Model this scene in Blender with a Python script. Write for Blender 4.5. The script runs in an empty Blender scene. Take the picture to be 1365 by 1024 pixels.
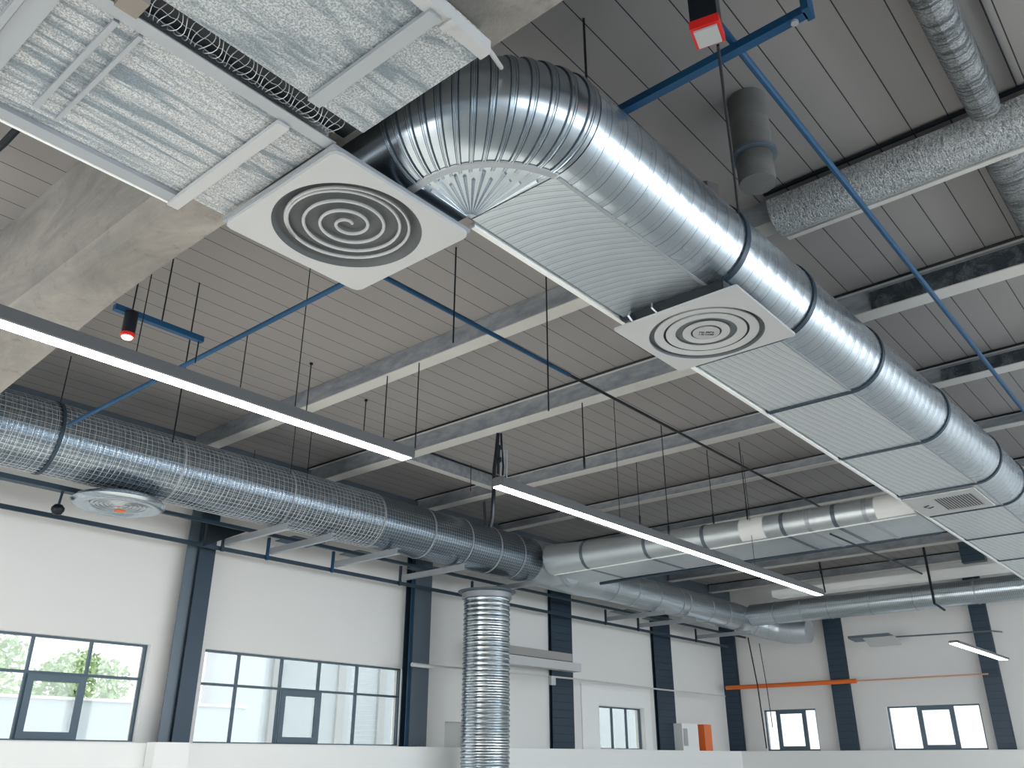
import bpy, math, random
from mathutils import Vector
random.seed(7)
PI = math.pi
S = bpy.context.scene
COL = S.collection
# ------------------------------------------------------------------ camera maths
F = 1139.0
TH = math.atan(500/F)
AZ = math.atan(1058/1244.0)
CAMZ = 1.6
cT, sT = math.cos(TH), math.sin(TH)
FW = (math.cos(AZ), math.sin(AZ)); RT = (math.sin(AZ), -math.cos(AZ))
def ray(x, y):
    v = 512-y; u = x-682.5
    a = F*cT - v*sT
    return (FW[0]*a+RT[0]*u, FW[1]*a+RT[1]*u, F*sT+v*cT)
def at(x, y, **k):
    """point of the photograph at pixel x,y lying on a known plane of the hall"""
    r = ray(x, y); a, v = list(k.items())[0]; i = 'XYZ'.index(a)
    if a == 'Z': v -= CAMZ
    t = v/r[i]
    return Vector((r[0]*t, r[1]*t, r[2]*t+CAMZ))
def proj(P):
    a = P[0]*FW[0]+P[1]*FW[1]; b = P[0]*RT[0]+P[1]*RT[1]; c = P[2]-CAMZ
    d = a*cT+c*sT; u = c*cT-a*sT
    return 682.5+F*b/d, 512-F*u/d

# ------------------------------------------------------------------ mesh builder
class MB:
    def __init__(s): s.v=[]; s.f=[]; s.uv=[]; s.mi=[]; s.useuv=False
    def face(s, idx, uv=None, mi=0):
        s.f.append(idx); s.uv.append(uv); s.mi.append(mi)
        if uv: s.useuv=True
    def box(s, x0,x1,y0,y1,z0,z1, mi=0):
        b=len(s.v)
        for z in (z0,z1):
            for x,y in ((x0,y0),(x1,y0),(x1,y1),(x0,y1)): s.v.append((x,y,z))
        for q in ((0,3,2,1),(4,5,6,7),(0,1,5,4),(1,2,6,5),(2,3,7,6),(3,0,4,7)):
            s.face([b+i for i in q], None, mi)
        return s
    def obox(s, c, ax, ay, az):
        """oriented box: centre and three half-axis vectors"""
        b=len(s.v); c=Vector(c); ax=Vector(ax); ay=Vector(ay); az=Vector(az)
        for sz in (-1,1):
            for sx,sy in ((-1,-1),(1,-1),(1,1),(-1,1)): s.v.append(tuple(c+ax*sx+ay*sy+az*sz))
        for q in ((0,3,2,1),(4,5,6,7),(0,1,5,4),(1,2,6,5),(2,3,7,6),(3,0,4,7)):
            s.face([b+i for i in q])
        return s
    def rings(s, rings, us=None, vs=None, closed=True, caps=True, mifn=None):
        n=len(rings[0]); b=len(s.v)
        for r in rings: s.v.extend([tuple(p) for p in r])
        m = n if closed else n-1
        for i in range(len(rings)-1):
            for j in range(m):
                k=(j+1)%n
                uv=None
                if us is not None:
                    v1 = vs[j+1] if len(vs)>n or j<n-1 else vs[j]+.01
                    uv=[(us[i],vs[j]),(us[i],v1),(us[i+1],v1),(us[i+1],vs[j])]
                s.face([b+i*n+j, b+i*n+k, b+(i+1)*n+k, b+(i+1)*n+j], uv, mifn(i,j) if mifn else 0)
        if caps and closed:
            s.face([b+j for j in range(n)][::-1]); s.face([b+(len(rings)-1)*n+j for j in range(n)])
        return s
    def tube(s, pts, r, n=8, caps=True, uv=False):
        pts=[Vector(p) for p in pts]; rr=r if isinstance(r,(list,tuple)) else [r]*len(pts)
        t=(pts[1]-pts[0]).normalized()
        up=Vector((0,0,1)) if abs(t.z)<.9 else Vector((1,0,0))
        a=t.cross(up).normalized(); rings=[]; us=[0]
        for i,p in enumerate(pts):
            if i==0: d=pts[1]-pts[0]
            elif i==len(pts)-1: d=pts[-1]-pts[-2]
            else: d=(pts[i+1]-pts[i]).normalized()+(pts[i]-pts[i-1]).normalized()
            d.normalize(); a=(a-d*a.dot(d)).normalized(); c=d.cross(a)
            rings.append([p+(a*math.cos(2*PI*j/n)+c*math.sin(2*PI*j/n))*rr[i] for j in range(n)])
            if i: us.append(us[-1]+(pts[i]-pts[i-1]).length)
        R=max(rr)
        vs=[2*PI*R*j/n for j in range(n+1)]
        return s.rings(rings, us if uv else None, vs, caps=caps)
    def lathe(s, prof, c, n=32, uv=False, caps=True):
        """prof: list of (r,z) about the vertical axis through c"""
        rings=[[(c[0]+r*math.cos(2*PI*j/n), c[1]+r*math.sin(2*PI*j/n), c[2]+z) for j in range(n)] for r,z in prof]
        us=[0]
        for i in range(1,len(prof)): us.append(us[-1]+math.hypot(prof[i][0]-prof[i-1][0],prof[i][1]-prof[i-1][1]))
        R=max(p[0] for p in prof)
        return s.rings(rings, us if uv else None, [2*PI*R*j/n for j in range(n+1)], caps=caps)
    def obj(s, name, mat, parent=None, smooth=False, angle=35):
        me=bpy.data.meshes.new(name); me.from_pydata([tuple(p) for p in s.v],[],s.f)
        mats = mat if isinstance(mat,(list,tuple)) else [mat]
        for m in mats: me.materials.append(m)
        if len(mats)>1:
            for p,i in zip(me.polygons,s.mi): p.material_index=i
        if s.useuv:
            l=me.uv_layers.new(name='UVMap')
            for p,uv in zip(me.polygons,s.uv):
                if uv:
                    for li,c in zip(p.loop_indices,uv): l.data[li].uv=c
        me.update()
        import bmesh
        bm=bmesh.new(); bm.from_mesh(me); bmesh.ops.recalc_face_normals(bm, faces=bm.faces); bm.to_mesh(me); bm.free()
        if smooth:
            for p in me.polygons: p.use_smooth=True
            me.set_sharp_from_angle(angle=math.radians(angle))
        o=bpy.data.objects.new(name, me); COL.objects.link(o)
        if parent: adopt(o,parent)
        return o
def adopt(o, parent):
    o.parent=parent
    m=Vector(parent.location)
    p=parent.parent
    if parent.type=='EMPTY': 
        from mathutils import Matrix
        o.matrix_parent_inverse=Matrix.Translation(-m)
def thing(name, label, cat, loc, group=None):
    o=bpy.data.objects.new(name,None); COL.objects.link(o); o.location=loc; o.empty_display_size=.2
    o['label']=label; o['category']=cat
    if group: o['group']=group
    return o
def tag(o,label,cat,group=None):
    o['label']=label; o['category']=cat
    if group: o['group']=group
    return o
def struct(o): o['kind']='structure'; return o

# ------------------------------------------------------------------ materials
def srgb(c):
    return tuple(((x/255)/12.92 if x/255<=.04045 else ((x/255+.055)/1.055)**2.4) for x in c)
class N:
    def __init__(s,name):
        s.m=bpy.data.materials.new(name); s.m.use_nodes=True; s.t=s.m.node_tree; s.p=s.t.nodes['Principled BSDF']
    def n(s,ty,**k):
        x=s.t.nodes.new(ty)
        for a,b in k.items():
            if a.startswith('i_'): x.inputs[a[2:].replace('_',' ')].default_value=b
            else: setattr(x,a,b)
        return x
    def l(s,a,b): s.t.links.new(a,b)
    def math(s,op,a,b=None,c=None):
        x=s.n('ShaderNodeMath',operation=op)
        for i,v in enumerate((a,b,c)):
            if v is None: continue
            if isinstance(v,(int,float)): x.inputs[i].default_value=v
            else: s.l(v,x.inputs[i])
        return x.outputs[0]
    def mix(s,fac,a,b):
        x=s.n('ShaderNodeMix',data_type='RGBA')
        for i,v in ((0,fac),(6,a),(7,b)):
            if isinstance(v,(int,float)): x.inputs[i].default_value=v
            elif isinstance(v,tuple): x.inputs[i].default_value=(*v[:3],1)
            else: s.l(v,x.inputs[i])
        return x.outputs[2]
    def coord(s,kind='Object'):
        return s.n('ShaderNodeTexCoord').outputs[kind]
    def sep(s,v):
        x=s.n('ShaderNodeSeparateXYZ'); s.l(v,x.inputs[0]); return x.outputs
    def noise(s,vec,scale,detail=3,rough=.5,dist=0):
        x=s.n('ShaderNodeTexNoise'); x.inputs['Scale'].default_value=scale; x.inputs['Detail'].default_value=detail
        x.inputs['Roughness'].default_value=rough; x.inputs['Distortion'].default_value=dist; s.l(vec,x.inputs['Vector']); return x.outputs['Fac']
    def bump(s,h,strength=.3,dist=.01):
        x=s.n('ShaderNodeBump'); x.inputs['Strength'].default_value=strength; x.inputs['Distance'].default_value=dist
        s.l(h,x.inputs['Height']); s.l(x.outputs[0],s.p.inputs['Normal']); return x
    def ramp(s,f,stops):
        x=s.n('ShaderNodeValToRGB'); e=x.color_ramp.elements
        while len(e)<len(stops): e.new(.5)
        for q,(p,c) in zip(e,stops): q.position=p; q.color=(*c[:3],1) if isinstance(c,tuple) else (c,c,c,1)
        s.l(f,x.inputs[0]); return x.outputs[0]
    def scale(s,v,sc):
        x=s.n('ShaderNodeMapping'); x.inputs['Scale'].default_value=sc; s.l(v,x.inputs[0]); return x.outputs[0]
    def set(s,base=None,metal=None,rough=None):
        if base is not None:
            if isinstance(base,tuple): s.p.inputs['Base Color'].default_value=(*base[:3],1)
            else: s.l(base,s.p.inputs['Base Color'])
        if metal is not None: s.p.inputs['Metallic'].default_value=metal
        if rough is not None:
            if isinstance(rough,(int,float)): s.p.inputs['Roughness'].default_value=rough
            else: s.l(rough,s.p.inputs['Roughness'])
        return s.m
def line(n, coord, period, width):
    """1 inside a thin line repeated every period"""
    f=n.math('FRACT',n.math('DIVIDE',coord,period))
    return n.math('LESS_THAN',f,width/period)

def paint(name,rgb,rough=.5,metal=0,var=.04,scale=3):
    n=N(name); c=srgb(rgb); v=n.noise(n.coord(),scale,4)
    b=n.mix(v,tuple(x*(1-var) for x in c),tuple(min(1,x*(1+var)) for x in c))
    return n.set(b,metal,rough)
WALL=N('wall_plaster'); _v=WALL.noise(WALL.coord(),140,2); WALL.bump(_v,.12,.003)
WALL=WALL.set(WALL.mix(WALL.noise(WALL.coord(),.7,3),srgb((228,227,224)),srgb((235,233,230))),0,.75)
def m_ceiling():
    n=N('ceiling_panels'); o=n.sep(n.coord())
    ln=line(n,o[1],.265,.0085)
    base=n.mix(n.noise(n.coord(),.5,2),srgb((144,140,138)),srgb((151,147,145)))
    n.bump(n.math('SUBTRACT',1,line(n,o[1],.265,.012)),.5,.01)
    return n.set(n.mix(ln,base,srgb((26,34,42))),0,.62)
CEIL=m_ceiling()
FLOOR=paint('floor_concrete',(206,205,200),.35,0,.08,1)
def m_conc(name,a,b):
    n=N(name); c=n.coord(); big=n.noise(n.scale(c,(1,.35,1)),2.2,6,.65,.6); fine=n.noise(c,22,6,.7)
    m=n.mix(n.ramp(big,[(.3,0.0),(.7,1.0)]),srgb(a),srgb(b))
    spots=n.ramp(n.noise(c,7,8,.75),[(.56,0.0),(.66,1.0)])
    m=n.mix(n.math('MULTIPLY',spots,.35),m,srgb((105,100,94)))
    n.bump(fine,.35,.01)
    return n.set(m,0,.8)
CONC=m_conc('cast_concrete',(128,125,121),(174,168,160))
CONCD=m_conc('weathered_concrete',(88,90,90),(110,110,108))
SLATE=paint('slate_steel_paint',(44,62,76),.42,.2,.12,2)
SLATEL=paint('grey_steel_paint',(92,104,114),.42,.2,.08,2)
def m_ribbed():
    n=N('ribbed_slate_paint'); o=n.sep(n.coord()); l=line(n,o[2],.16,.012)
    n.bump(n.math('SUBTRACT',1,l),.5,.01)
    return n.set(n.mix(l,srgb((40,60,76)),srgb((20,30,40))),.1,.45)
SLATER=m_ribbed()
BLACK=paint('black_steel',(20,28,36),.4,.3)
RUBBER=paint('black_rubber_cable',(14,20,26),.6)
BLUE=paint('blue_pipe_paint',(4,70,108),.5,.1,.1,4)
ORANGE=paint('orange_pipe_paint',(232,112,40),.45)
RED=paint('red_plastic',(214,30,24),.4)
GREYP=paint('grey_plastic',(176,178,178),.5)
WHITEP=paint('white_powder_coat',(194,195,195),.45,0,.02)
WHITEB=paint('bright_white_coat',(245,245,242),.5,0,.01)
PURLIN=paint('pale_purlin_steel',(204,202,197),.5,.05,.07,3)
def m_galvbeam():
    n=N('galvanised_purlin'); c=n.coord(); v=n.noise(n.scale(c,(3,1.2,3)),3,5,.6)
    return n.set(n.mix(n.ramp(v,[(.35,0.),(.65,1.)]),srgb((132,139,146)),srgb((164,168,172))),.25,.45)
PURLG=m_galvbeam()
STRAP=paint('light_steel_strap',(168,173,178),.4,.35)
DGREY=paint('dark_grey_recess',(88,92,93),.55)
HOUSE=paint('lamp_housing',(92,94,96),.45,.1)
def emis(name,rgb,st):
    n=N(name); n.p.inputs['Emission Color'].default_value=(*rgb,1); n.p.inputs['Emission Strength'].default_value=st
    return n.set((.9,.9,.9),0,.5)
LENS=emis('lamp_lens',(.93,.98,1),9)
def m_galv(name,mode,period=.115,tint=(178,188,196),rough=.27,lw=.005,ldark=.45,metal=1):
    n=N(name); u,v,_=n.sep(n.coord('UV'))
    c=n.coord()
    if mode=='ring': q=n.math('ADD',u,n.math('MULTIPLY',v,.03))
    elif mode=='cross': # curving seams across the flat underside
        q=n.math('ADD',u,n.math('MULTIPLY',n.math('POWER',v,2.0),-.55))
    elif mode=='long':
        q=n.math('ADD',n.math('MULTIPLY',u,-.09),v)
    elif mode=='plain': q=u
    wob=n.math('MULTIPLY',n.noise(n.scale(c,(1,1,1)),2.0,2),.05)
    q=n.math('ADD',q,wob)
    l=line(n,q,period,lw); l2=line(n,n.math('ADD',q,period*.30),period,lw*.8) if mode!='plain' else l
    ll=n.math('MAXIMUM',l,n.math('MULTIPLY',l2,.6))
    fr=n.math('FRACT',n.math('DIVIDE',q,period))
    bul=n.math('SINE',n.math('MULTIPLY',fr,PI))
    h=n.math('ADD',n.math('MULTIPLY',bul,.35 if mode=='ring' else (.07 if mode!='plain' else 0)),n.math('MULTIPLY',n.noise(c,2.2,1),.5 if mode!='plain' else .25))
    h=n.math('SUBTRACT',h,n.math('MULTIPLY',ll,.4))
    n.bump(h,.22,.02)
    t=srgb(tint); spangle=n.noise(c,9,4,.6)
    b=n.mix(spangle,tuple(x*.93 for x in t),tuple(min(1,x*1.05) for x in t))
    if mode!='plain': b=n.mix(ll,b,tuple(x*(1-ldark) for x in t))
    r=n.math('ADD',rough-.05,n.math('MULTIPLY',n.noise(n.scale(c,(1,1,1)),3,2),.10))
    return n.set(b,metal,r)
G_SIDE=m_galv('galvanised_spiral_side','ring',.15,(198,208,216),.27,.006,.55,.92)
G_ELB=m_galv('galvanised_elbow','plain',.15,(190,200,208),.25)
SEAM=paint('seam_shadow_steel',(70,84,96),.4,.6)  # dark grey of the raised bend seams
G_FLATA=m_galv('galvanised_flat_cross','cross',.075,(205,214,220),.34,.005,.6,.75)
G_FLATB=m_galv('galvanised_flat_long','long',.06,(226,231,234),.40,.0045,.5,.62)
G_WHITE=m_galv('pale_duct_metal','plain',.5,(205,211,214),.4,.004,.1,.75)
G_WHITEF=m_galv('pale_duct_metal_folded','ring',.35,(196,203,208),.42,.006,.25,.8)
def m_wrap(name,pu,pv,dark,lightc,lw,rough=.3,metal=.9):
    """foil wrap under an embossed scrim: pale ring and lengthwise threads over darker foil"""
    n=N(name); u,v,_=n.sep(n.coord('UV')); c=n.coord()
    wu=n.math('ADD',u,n.math('MULTIPLY',n.noise(c,3,2),.03)); wv=n.math('ADD',v,n.math('MULTIPLY',n.noise(c,3.3,2),.03))
    a=line(n,wu,pu,lw); 
    l=n.math('MAXIMUM',a,line(n,wv,pv,lw*.8)) if pv else a
    n.bump(n.math('ADD',l,n.math('MULTIPLY',n.noise(c,30,3),.5)),.3,.008)
    return n.set(n.mix(l,srgb(dark),srgb(lightc)),metal,rough)
WRAP=m_wrap('scrim_foil_wrap',.055,.055,(116,130,142),(210,216,220),.006,.27)
WRAPF=m_wrap('scrim_foil_wrap_fine',.04,.12,(172,184,192),(222,226,228),.008,.3)
WRAPV=m_wrap('ringed_foil_wrap',.05,0,(150,162,170),(235,238,238),.018,.22)
WIRE=paint('zinc_wire',(204,208,211),.35,.7)
def m_foil(name,light,dark,sc,axis_scale,dens=.5,metal=.55,rough=.42,bs=.9):
    n=N(name); c=n.coord()
    vor=n.n('ShaderNodeTexVoronoi'); vor.inputs['Scale'].default_value=sc; n.l(c,vor.inputs['Vector'])
    fine=n.noise(c,sc*1.3,4,.7)
    w=n.noise(n.scale(c,axis_scale),1,4,.6,.6)
    streak=n.ramp(w,[(dens-.06,1.0),(dens+.08,0.0)])
    spk=n.ramp(fine,[(.42,0.0),(.58,1.0)])
    col=n.mix(spk,tuple(x*.48 for x in srgb(light)),srgb(light))
    col=n.mix(n.math('MULTIPLY',streak,.75),col,srgb(dark))
    h=n.math('ADD',n.math('MULTIPLY',fine,.6),n.math('MULTIPLY',w,1.6))
    n.bump(h,bs,.012)
    return n.set(col,metal,rough)
FOIL1=m_foil('crumpled_foil_light',(240,243,244),(112,132,146),85,(1.3,17,1),.45,.35,.42)
FOIL2=m_foil('crumpled_foil_blue',(226,232,235),(124,140,152),75,(2.2,12,1),.46,.5,.42)
FOIL3=m_foil('dull_foil_wrap',(172,175,176),(44,54,62),60,(42,3,5),.47,.55,.42)
FOILB=m_foil('bright_foil_beam_wrap',(206,209,209),(104,112,118),70,(26,60,26),.42,.72,.34)
FOILD=m_foil('dark_foil_insulation',(112,120,126),(40,50,58),70,(6,6,6),.5,.5,.5)
def m_glass():
    n=N('window_glass'); t=n.t; out=t.nodes['Material Output']
    tr=n.n('ShaderNodeBsdfTransparent'); tr.inputs[0].default_value=(.52,.52,.515,1)
    gl=n.n('ShaderNodeBsdfGlossy'); gl.inputs['Roughness'].default_value=.03
    mx=n.n('ShaderNodeMixShader'); mx.inputs[0].default_value=.06
    n.l(tr.outputs[0],mx.inputs[1]); n.l(gl.outputs[0],mx.inputs[2]); n.l(mx.outputs[0],out.inputs[0])
    return n.m
GLASS=m_glass()

# ------------------------------------------------------------------ room shell
XB, XL = -7.0, 23.5          # back and far end walls
YR, YL = -9.0, 12.0          # right wall (behind the frame) and left wall
ZC = 6.1
RW=[(-5.6,1.2,4.4),(-1.4,1.2,4.4),(2.8,1.2,4.4),(7.0,1.2,4.6),(11.2,.2,5.7),(15.4,.2,5.7),(19.4,.2,5.7)]  # added openings in the unseen right wall, sized to light the far end
def holes_wall(name, axis, c0, c1, a0, a1, z0, z1, holes, mat):
    """axis 'Y': wall between y=c0..c1 running along X from a0 to a1; holes = (a0,a1,z0,z1)"""
    m=MB()
    cuts=sorted(set([a0,a1]+[h[0] for h in holes]+[h[1] for h in holes]))
    for p,q in zip(cuts,cuts[1:]):
        hs=sorted([h for h in holes if h[0]<q-1e-6 and h[1]>p+1e-6],key=lambda h:h[2])
        z=z0; spans=[]
        for h in hs: spans.append((z,h[2])); z=h[3]
        spans.append((z,z1))
        for s0,s1 in spans:
            if s1-s0>1e-4:
                if axis=='Y': m.box(p,q,c0,c1,s0,s1)
                else: m.box(c0,c1,p,q,s0,s1)
    return struct(m.obj(name,mat))
ZS=1.80
def X12(px,py): return at(px,py,Y=YL+.12).x
w1=(2.6,X12(184,930),ZS,3.08); w2=(X12(259,930),X12(530,940),ZS,3.10); w3=(X12(793,970),X12(853,970),ZS,2.72)
wl_holes=[w1,w2,w3,(X12(586,990),X12(616,990),1.0,2.24)]
holes_wall('wall_left','Y',YL,YL+.25,XB,XL,0,ZC,wl_holes,WALL)
def Y23(px,py): return at(px,py,X=XL).y
w4=(Y23(1090,970),Y23(1020,970),ZS,2.82); w5=(Y23(1312,970),Y23(1186,970),ZS,2.80)
holes_wall('wall_far','X',XL,XL+.25,YR,YL+.25,0,ZC,[w4,w5],WALL)
holes_wall('wall_right','Y',YR-.25,YR,XB,XL,0,ZC,[(x,x+3.4,a,b) for x,a,b in RW],WALL)
holes_wall('wall_back','X',XB-.25,XB,YR,YL,0,ZC,[(3.5,10.0,0,2.7)],WALL)  # low opening added in the unseen wall, lets sun bounce up to the ceiling
struct(MB().box(XB,XL,YR,YL,-.2,0).obj('floor',FLOOR))
struct(MB().box(XB,XL,YR,YL,ZC,ZC+.2).obj('ceiling',CEIL))
# low white ledge wall in front of the left and far walls, and its pilaster
m=MB().box(XB,XL-.55,YL-.55,YL-.002,0,ZS-.01); m.box(XL-.55,XL-.002,YR,YL-.002,0,ZS-.01)
struct(m.obj('wall_ledge',WHITEB))
p0=at(203,1010,Y=YL-.75).x; p1=at(249,1010,Y=YL-.75).x
struct(MB().box(p0,p1,YL-.78,YL-.56,0,ZS-.0).obj('wall_pilaster',WHITEB))
# blind door niche behind the ledge
n0,n1=wl_holes[3][0],wl_holes[3][1]
d=struct(MB().box(n0,n1,YL+.14,YL+.18,1.0,2.24).obj('door_1',paint('door_grey_paint',(196,196,192),.5)))

# ------------------------------------------------------------------ windows
FRAME=paint('window_frame_slate',(74,92,104),.45,.1)
FRAMEB=paint('window_sash_slate',(82,100,112),.45,.1)
def win_left(idx,hole,vlines,transom,sash=None,rev=True):
    x0,x1,z0,z1=hole; y=YL+.12
    root=bpy.data.objects.new('window_%d'%idx,None); COL.objects.link(root); root.location=((x0+x1)/2,y,z0); root['kind']='structure'
    m=MB(); t=.03
    m.box(x0,x1,y-.03,y+.03,z0,z0+t).box(x0,x1,y-.03,y+.03,z1-t,z1).box(x0,x0+t,y-.03,y+.03,z0+t,z1-t).box(x1-t,x1,y-.03,y+.03,z0+t,z1-t)
    m.obj('window_frame',FRAME,root)
    for v in vlines: MB().box(v-.018,v+.018,y-.025,y+.025,z0+t,z1-t).obj('mullion',FRAME,root)
    if transom: MB().box(x0+t,x1-t,y-.028,y+.022,transom-.018,transom+.018).obj('transom',FRAME,root)
    MB().box(x0+t,x1-t,y-.004,y+.004,z0+t,z1-t).obj('glass_pane',GLASS,root)
    if sash:
        a,b,c,d=sash; s=.085; mm=MB()
        mm.box(a,b,y-.06,y-.031,c,c+s).box(a,b,y-.06,y-.031,d-s,d).box(a,a+s,y-.06,y-.031,c+s,d-s).box(b-s,b,y-.06,y-.031,c+s,d-s)
        sh=mm.obj('opening_sash',FRAMEB,root)
    if rev: # white sill
        MB().box(x0,x1,y-.12,y-.062,z0,z0+.012).obj('window_sill',WHITEB,root)
    return root
tr1=at(178,912,Y=YL+.12).z
win_left(1,w1,[X12(-60,880),X12(38,880),X12(118,880)],2.62,(X12(24,950),X12(104,950),ZS+.03,2.60))
win_left(2,w2,[X12(318,880),X12(376,880),X12(426,885),X12(476,888)],2.62,(X12(369,960),X12(423,960),ZS+.03,2.60))
win_left(3,w3,[w3[0]+(w3[1]-w3[0])*.36,w3[0]+(w3[1]-w3[0])*.68],None)
def win_far(idx,hole,sash):
    y0,y1,z0,z1=hole; x=XL+.08
    root=bpy.data.objects.new('window_%d'%idx,None); COL.objects.link(root); root.location=(x,(y0+y1)/2,z0); root['kind']='structure'
    t=.035; m=MB()
    m.box(x-.03,x+.03,y0,y1,z0,z0+t).box(x-.03,x+.03,y0,y1,z1-t,z1).box(x-.03,x+.03,y0,y0+t,z0+t,z1-t).box(x-.03,x+.03,y1-t,y1,z0+t,z1-t)
    m.obj('window_frame',FRAME,root)
    MB().box(x-.004,x+.004,y0+t,y1-t,z0+t,z1-t).obj('glass_pane',GLASS,root)
    a,b=sash; s=.11; mm=MB()
    mm.box(x-.07,x-.031,a,b,z0,z0+s).box(x-.07,x-.031,a,b,z1-s,z1).box(x-.07,x-.031,a,a+s,z0+s,z1-s).box(x-.07,x-.031,b-s,b,z0+s,z1-s)
    mm.obj('opening_sash',FRAMEB,root)
win_far(4,w4,(Y23(1076,970),Y23(1036,970)))
win_far(5,w5,(Y23(1276,970),Y23(1226,970)))

# ------------------------------------------------------------------ steel columns (H sections, ribbed cladding further on)
def column(x0,x1,label,mat_f,mat_w,y0=YL-.26,ztop=5.6,lit=None):
    r=thing('steel_column',label,'column',((x0+x1)/2,YL-.2,ZS),'slate steel columns along the long window wall')
    MB().box(x0,x1,y0,y0+.02,ZS,ztop).obj('front_flange',mat_f,r)
    MB().box((x0+x1)/2-.012,(x0+x1)/2+.012,y0+.021,YL-.025,ZS,ztop).obj('web',mat_w,r)
    MB().box(x0,x1,YL-.024,YL-.003,ZS,ztop).obj('rear_flange',mat_w,r)
    return r
yf=YL-.26
def Xf(px,py=940,Y=None): return at(px,py,Y=Y or yf).x
c=column(Xf(236),Xf(259),'slate steel column between the two largest windows',SLATE,SLATEL)
MB().box(Xf(236)-.17,Xf(236)-.005,yf+.06,yf+.08,ZS,5.6).obj('side_plate',SLATEL,c)
c=column(Xf(547),Xf(570),'slate steel column beside the large window and left of the foil pipe',SLATEL,SLATE)
MB().box(Xf(547)-.07,Xf(547)-.005,yf+.02,yf+.04,ZS,5.6).obj('side_plate',paint('deep_blue_steel',(24,62,88),.4,.2),c)
column(Xf(737,940,11.9),Xf(765,940,11.9),'ribbed slate column just right of the foil pipe',SLATER,SLATE,YL-.1)
column(Xf(877,940,11.9),Xf(900,940,11.9),'ribbed slate column right of the small three-pane window',SLATER,SLATE,YL-.1)
def fcol(y0,y1,label,ztop=5.6,cap=False):
    r=thing('steel_column',label,'column',(XL-.2,(y0+y1)/2,ZS),'slate steel columns along the end wall')
    MB().box(XL-.14,XL-.12,y0,y1,ZS,ztop).obj('front_flange',SLATER,r)
    MB().box(XL-.119,XL-.025,(y0+y1)/2-.012,(y0+y1)/2+.012,ZS,ztop).obj('web',SLATE,r)
    MB().box(XL-.024,XL-.003,y0,y1,ZS,ztop).obj('rear_flange',SLATEL,r)
    if cap: MB().lathe([(.42,0),(.44,.02),(.3,.10)],(XL-.45,(y0+y1)/2,ztop+.001),20).obj('cap_plate',SLATE,r)
xf=XL-.14
def Yf(px,py=940): return at(px,py,X=xf).y
fcol(Yf(986),Yf(966),'slate column in the far corner under the orange pipe end')
fcol(Yf(1137,950),Yf(1113,950),'slate column on the end wall crossed by the orange pipe')
fcol(Yf(1346,960),Yf(1322,960),'rightmost slate column behind the short lit lamp',5.9)

# ------------------------------------------------------------------ roof purlins
YE=11.55
def purlin(x0,zb,w,label,kind='I',cable=True,foil=False,y0=YR+.05):
    r=thing('roof_purlin',label,'beam',(x0+w/2,(YE+y0)/2,zb),'purlins across the ceiling')
    if kind=='C':
        MB().box(x0,x0+.012,y0,YE,zb+.012,ZC-.004).obj('web',PURLG,r)
        MB().box(x0,x0+w,y0,YE,zb,zb+.0115).box(x0+w-.008,x0+w,y0,YE,zb+.0116,zb+.04).obj('bottom_flange',PURLIN,r)
    else:
        MB().box(x0+.055,x0+.067,y0,YE,zb+.0125,ZC-.02).obj('web',PURLG,r)
        MB().box(x0,x0+w,y0,YE,zb,zb+.012).obj('bottom_flange',PURLIN,r)
        MB().box(x0,x0+w,y0,YE,ZC-.0195,ZC-.004).obj('top_flange',PURLIN,r)
    if foil: MB().box(x0+.03,x0+.0545,YR+.3,2.2,zb+.0125,ZC-.06).obj('foil_insulation',FOILD,r)
    if cable: MB().tube([(x0-.014,y0,ZC-.018),(x0-.014,YE,ZC-.018)],.013,6).obj('cable',BLACK,r)
    return r
PX=[6.19,8.27,10.78,13.16,15.43,17.7,19.9,22.1]
purlin(6.19,5.86,.19,'galvanised purlin nearest the round diffusers, crossing behind the big bend','C',False)
purlin(8.27,5.81,.21,'pale purlin over the right end of the long lit lamp',foil=True)
purlin(10.78,5.86,.20,'purlin that meets the left tip of the second long lamp',foil=True)
purlin(13.16,5.94,.17,'purlin just nearer than the pale rectangular duct')
purlin(15.43,5.94,.15,'purlin showing directly above the pale duct with white panels')
purlin(17.7,5.88,.22,'purlin first seen beneath the pale duct')
purlin(19.9,5.88,.22,'purlin second beyond the pale duct')
purlin(22.1,5.88,.22,'purlin closest to the end wall')
def xbeam(y,x0,x1,zb,label,mat,w=.12):
    r=thing('bridging_beam',label,'beam',((x0+x1)/2,y,zb))
    MB().box(x0,x1,y,y+.012,zb+.012,ZC-.005).obj('web',mat,r)
    MB().box(x0,x1,y,y+w,zb,zb+.0115).obj('bottom_flange',PURLIN,r)
    MB().tube([(x0,y-.02,ZC-.02),(x1,y-.02,ZC-.02)],.014,6).obj('cable',BLACK,r)
for a,b,l in ((8.50,10.76,'short beam between two purlins beyond the end of the long lit lamp'),(13.36,15.41,'short beam above the bend of the mesh duct near the second lamp')):
    xbeam(9.4,a,b,5.86,l,PURLG)
# eave beam along the left wall
tag(MB().box(XB,XL-.02,11.60,YL-.01,5.55,ZC-.004).obj('eave_beam',SLATEL),'grey eave beam running along the top of the window wall','beam')

# ------------------------------------------------------------------ concrete beam
bm=MB(); prof=[(2.03,5.03),(2.10,4.90),(2.43,4.90),(2.43,ZC-.002),(2.03,ZC-.002)]
rings=[]
for y,dx in ((-8.9,0),(5.0,0),(6.2,.03),(7.4,.11),(8.8,.20),(9.84,.30)):
    rings.append([(x+ (dx if x>2.2 else 0),y,z) for x,z in prof])
bm.rings(rings)
tag(bm.obj('concrete_beam',CONC),'thick grey concrete beam under the ceiling at the left','beam')

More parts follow.
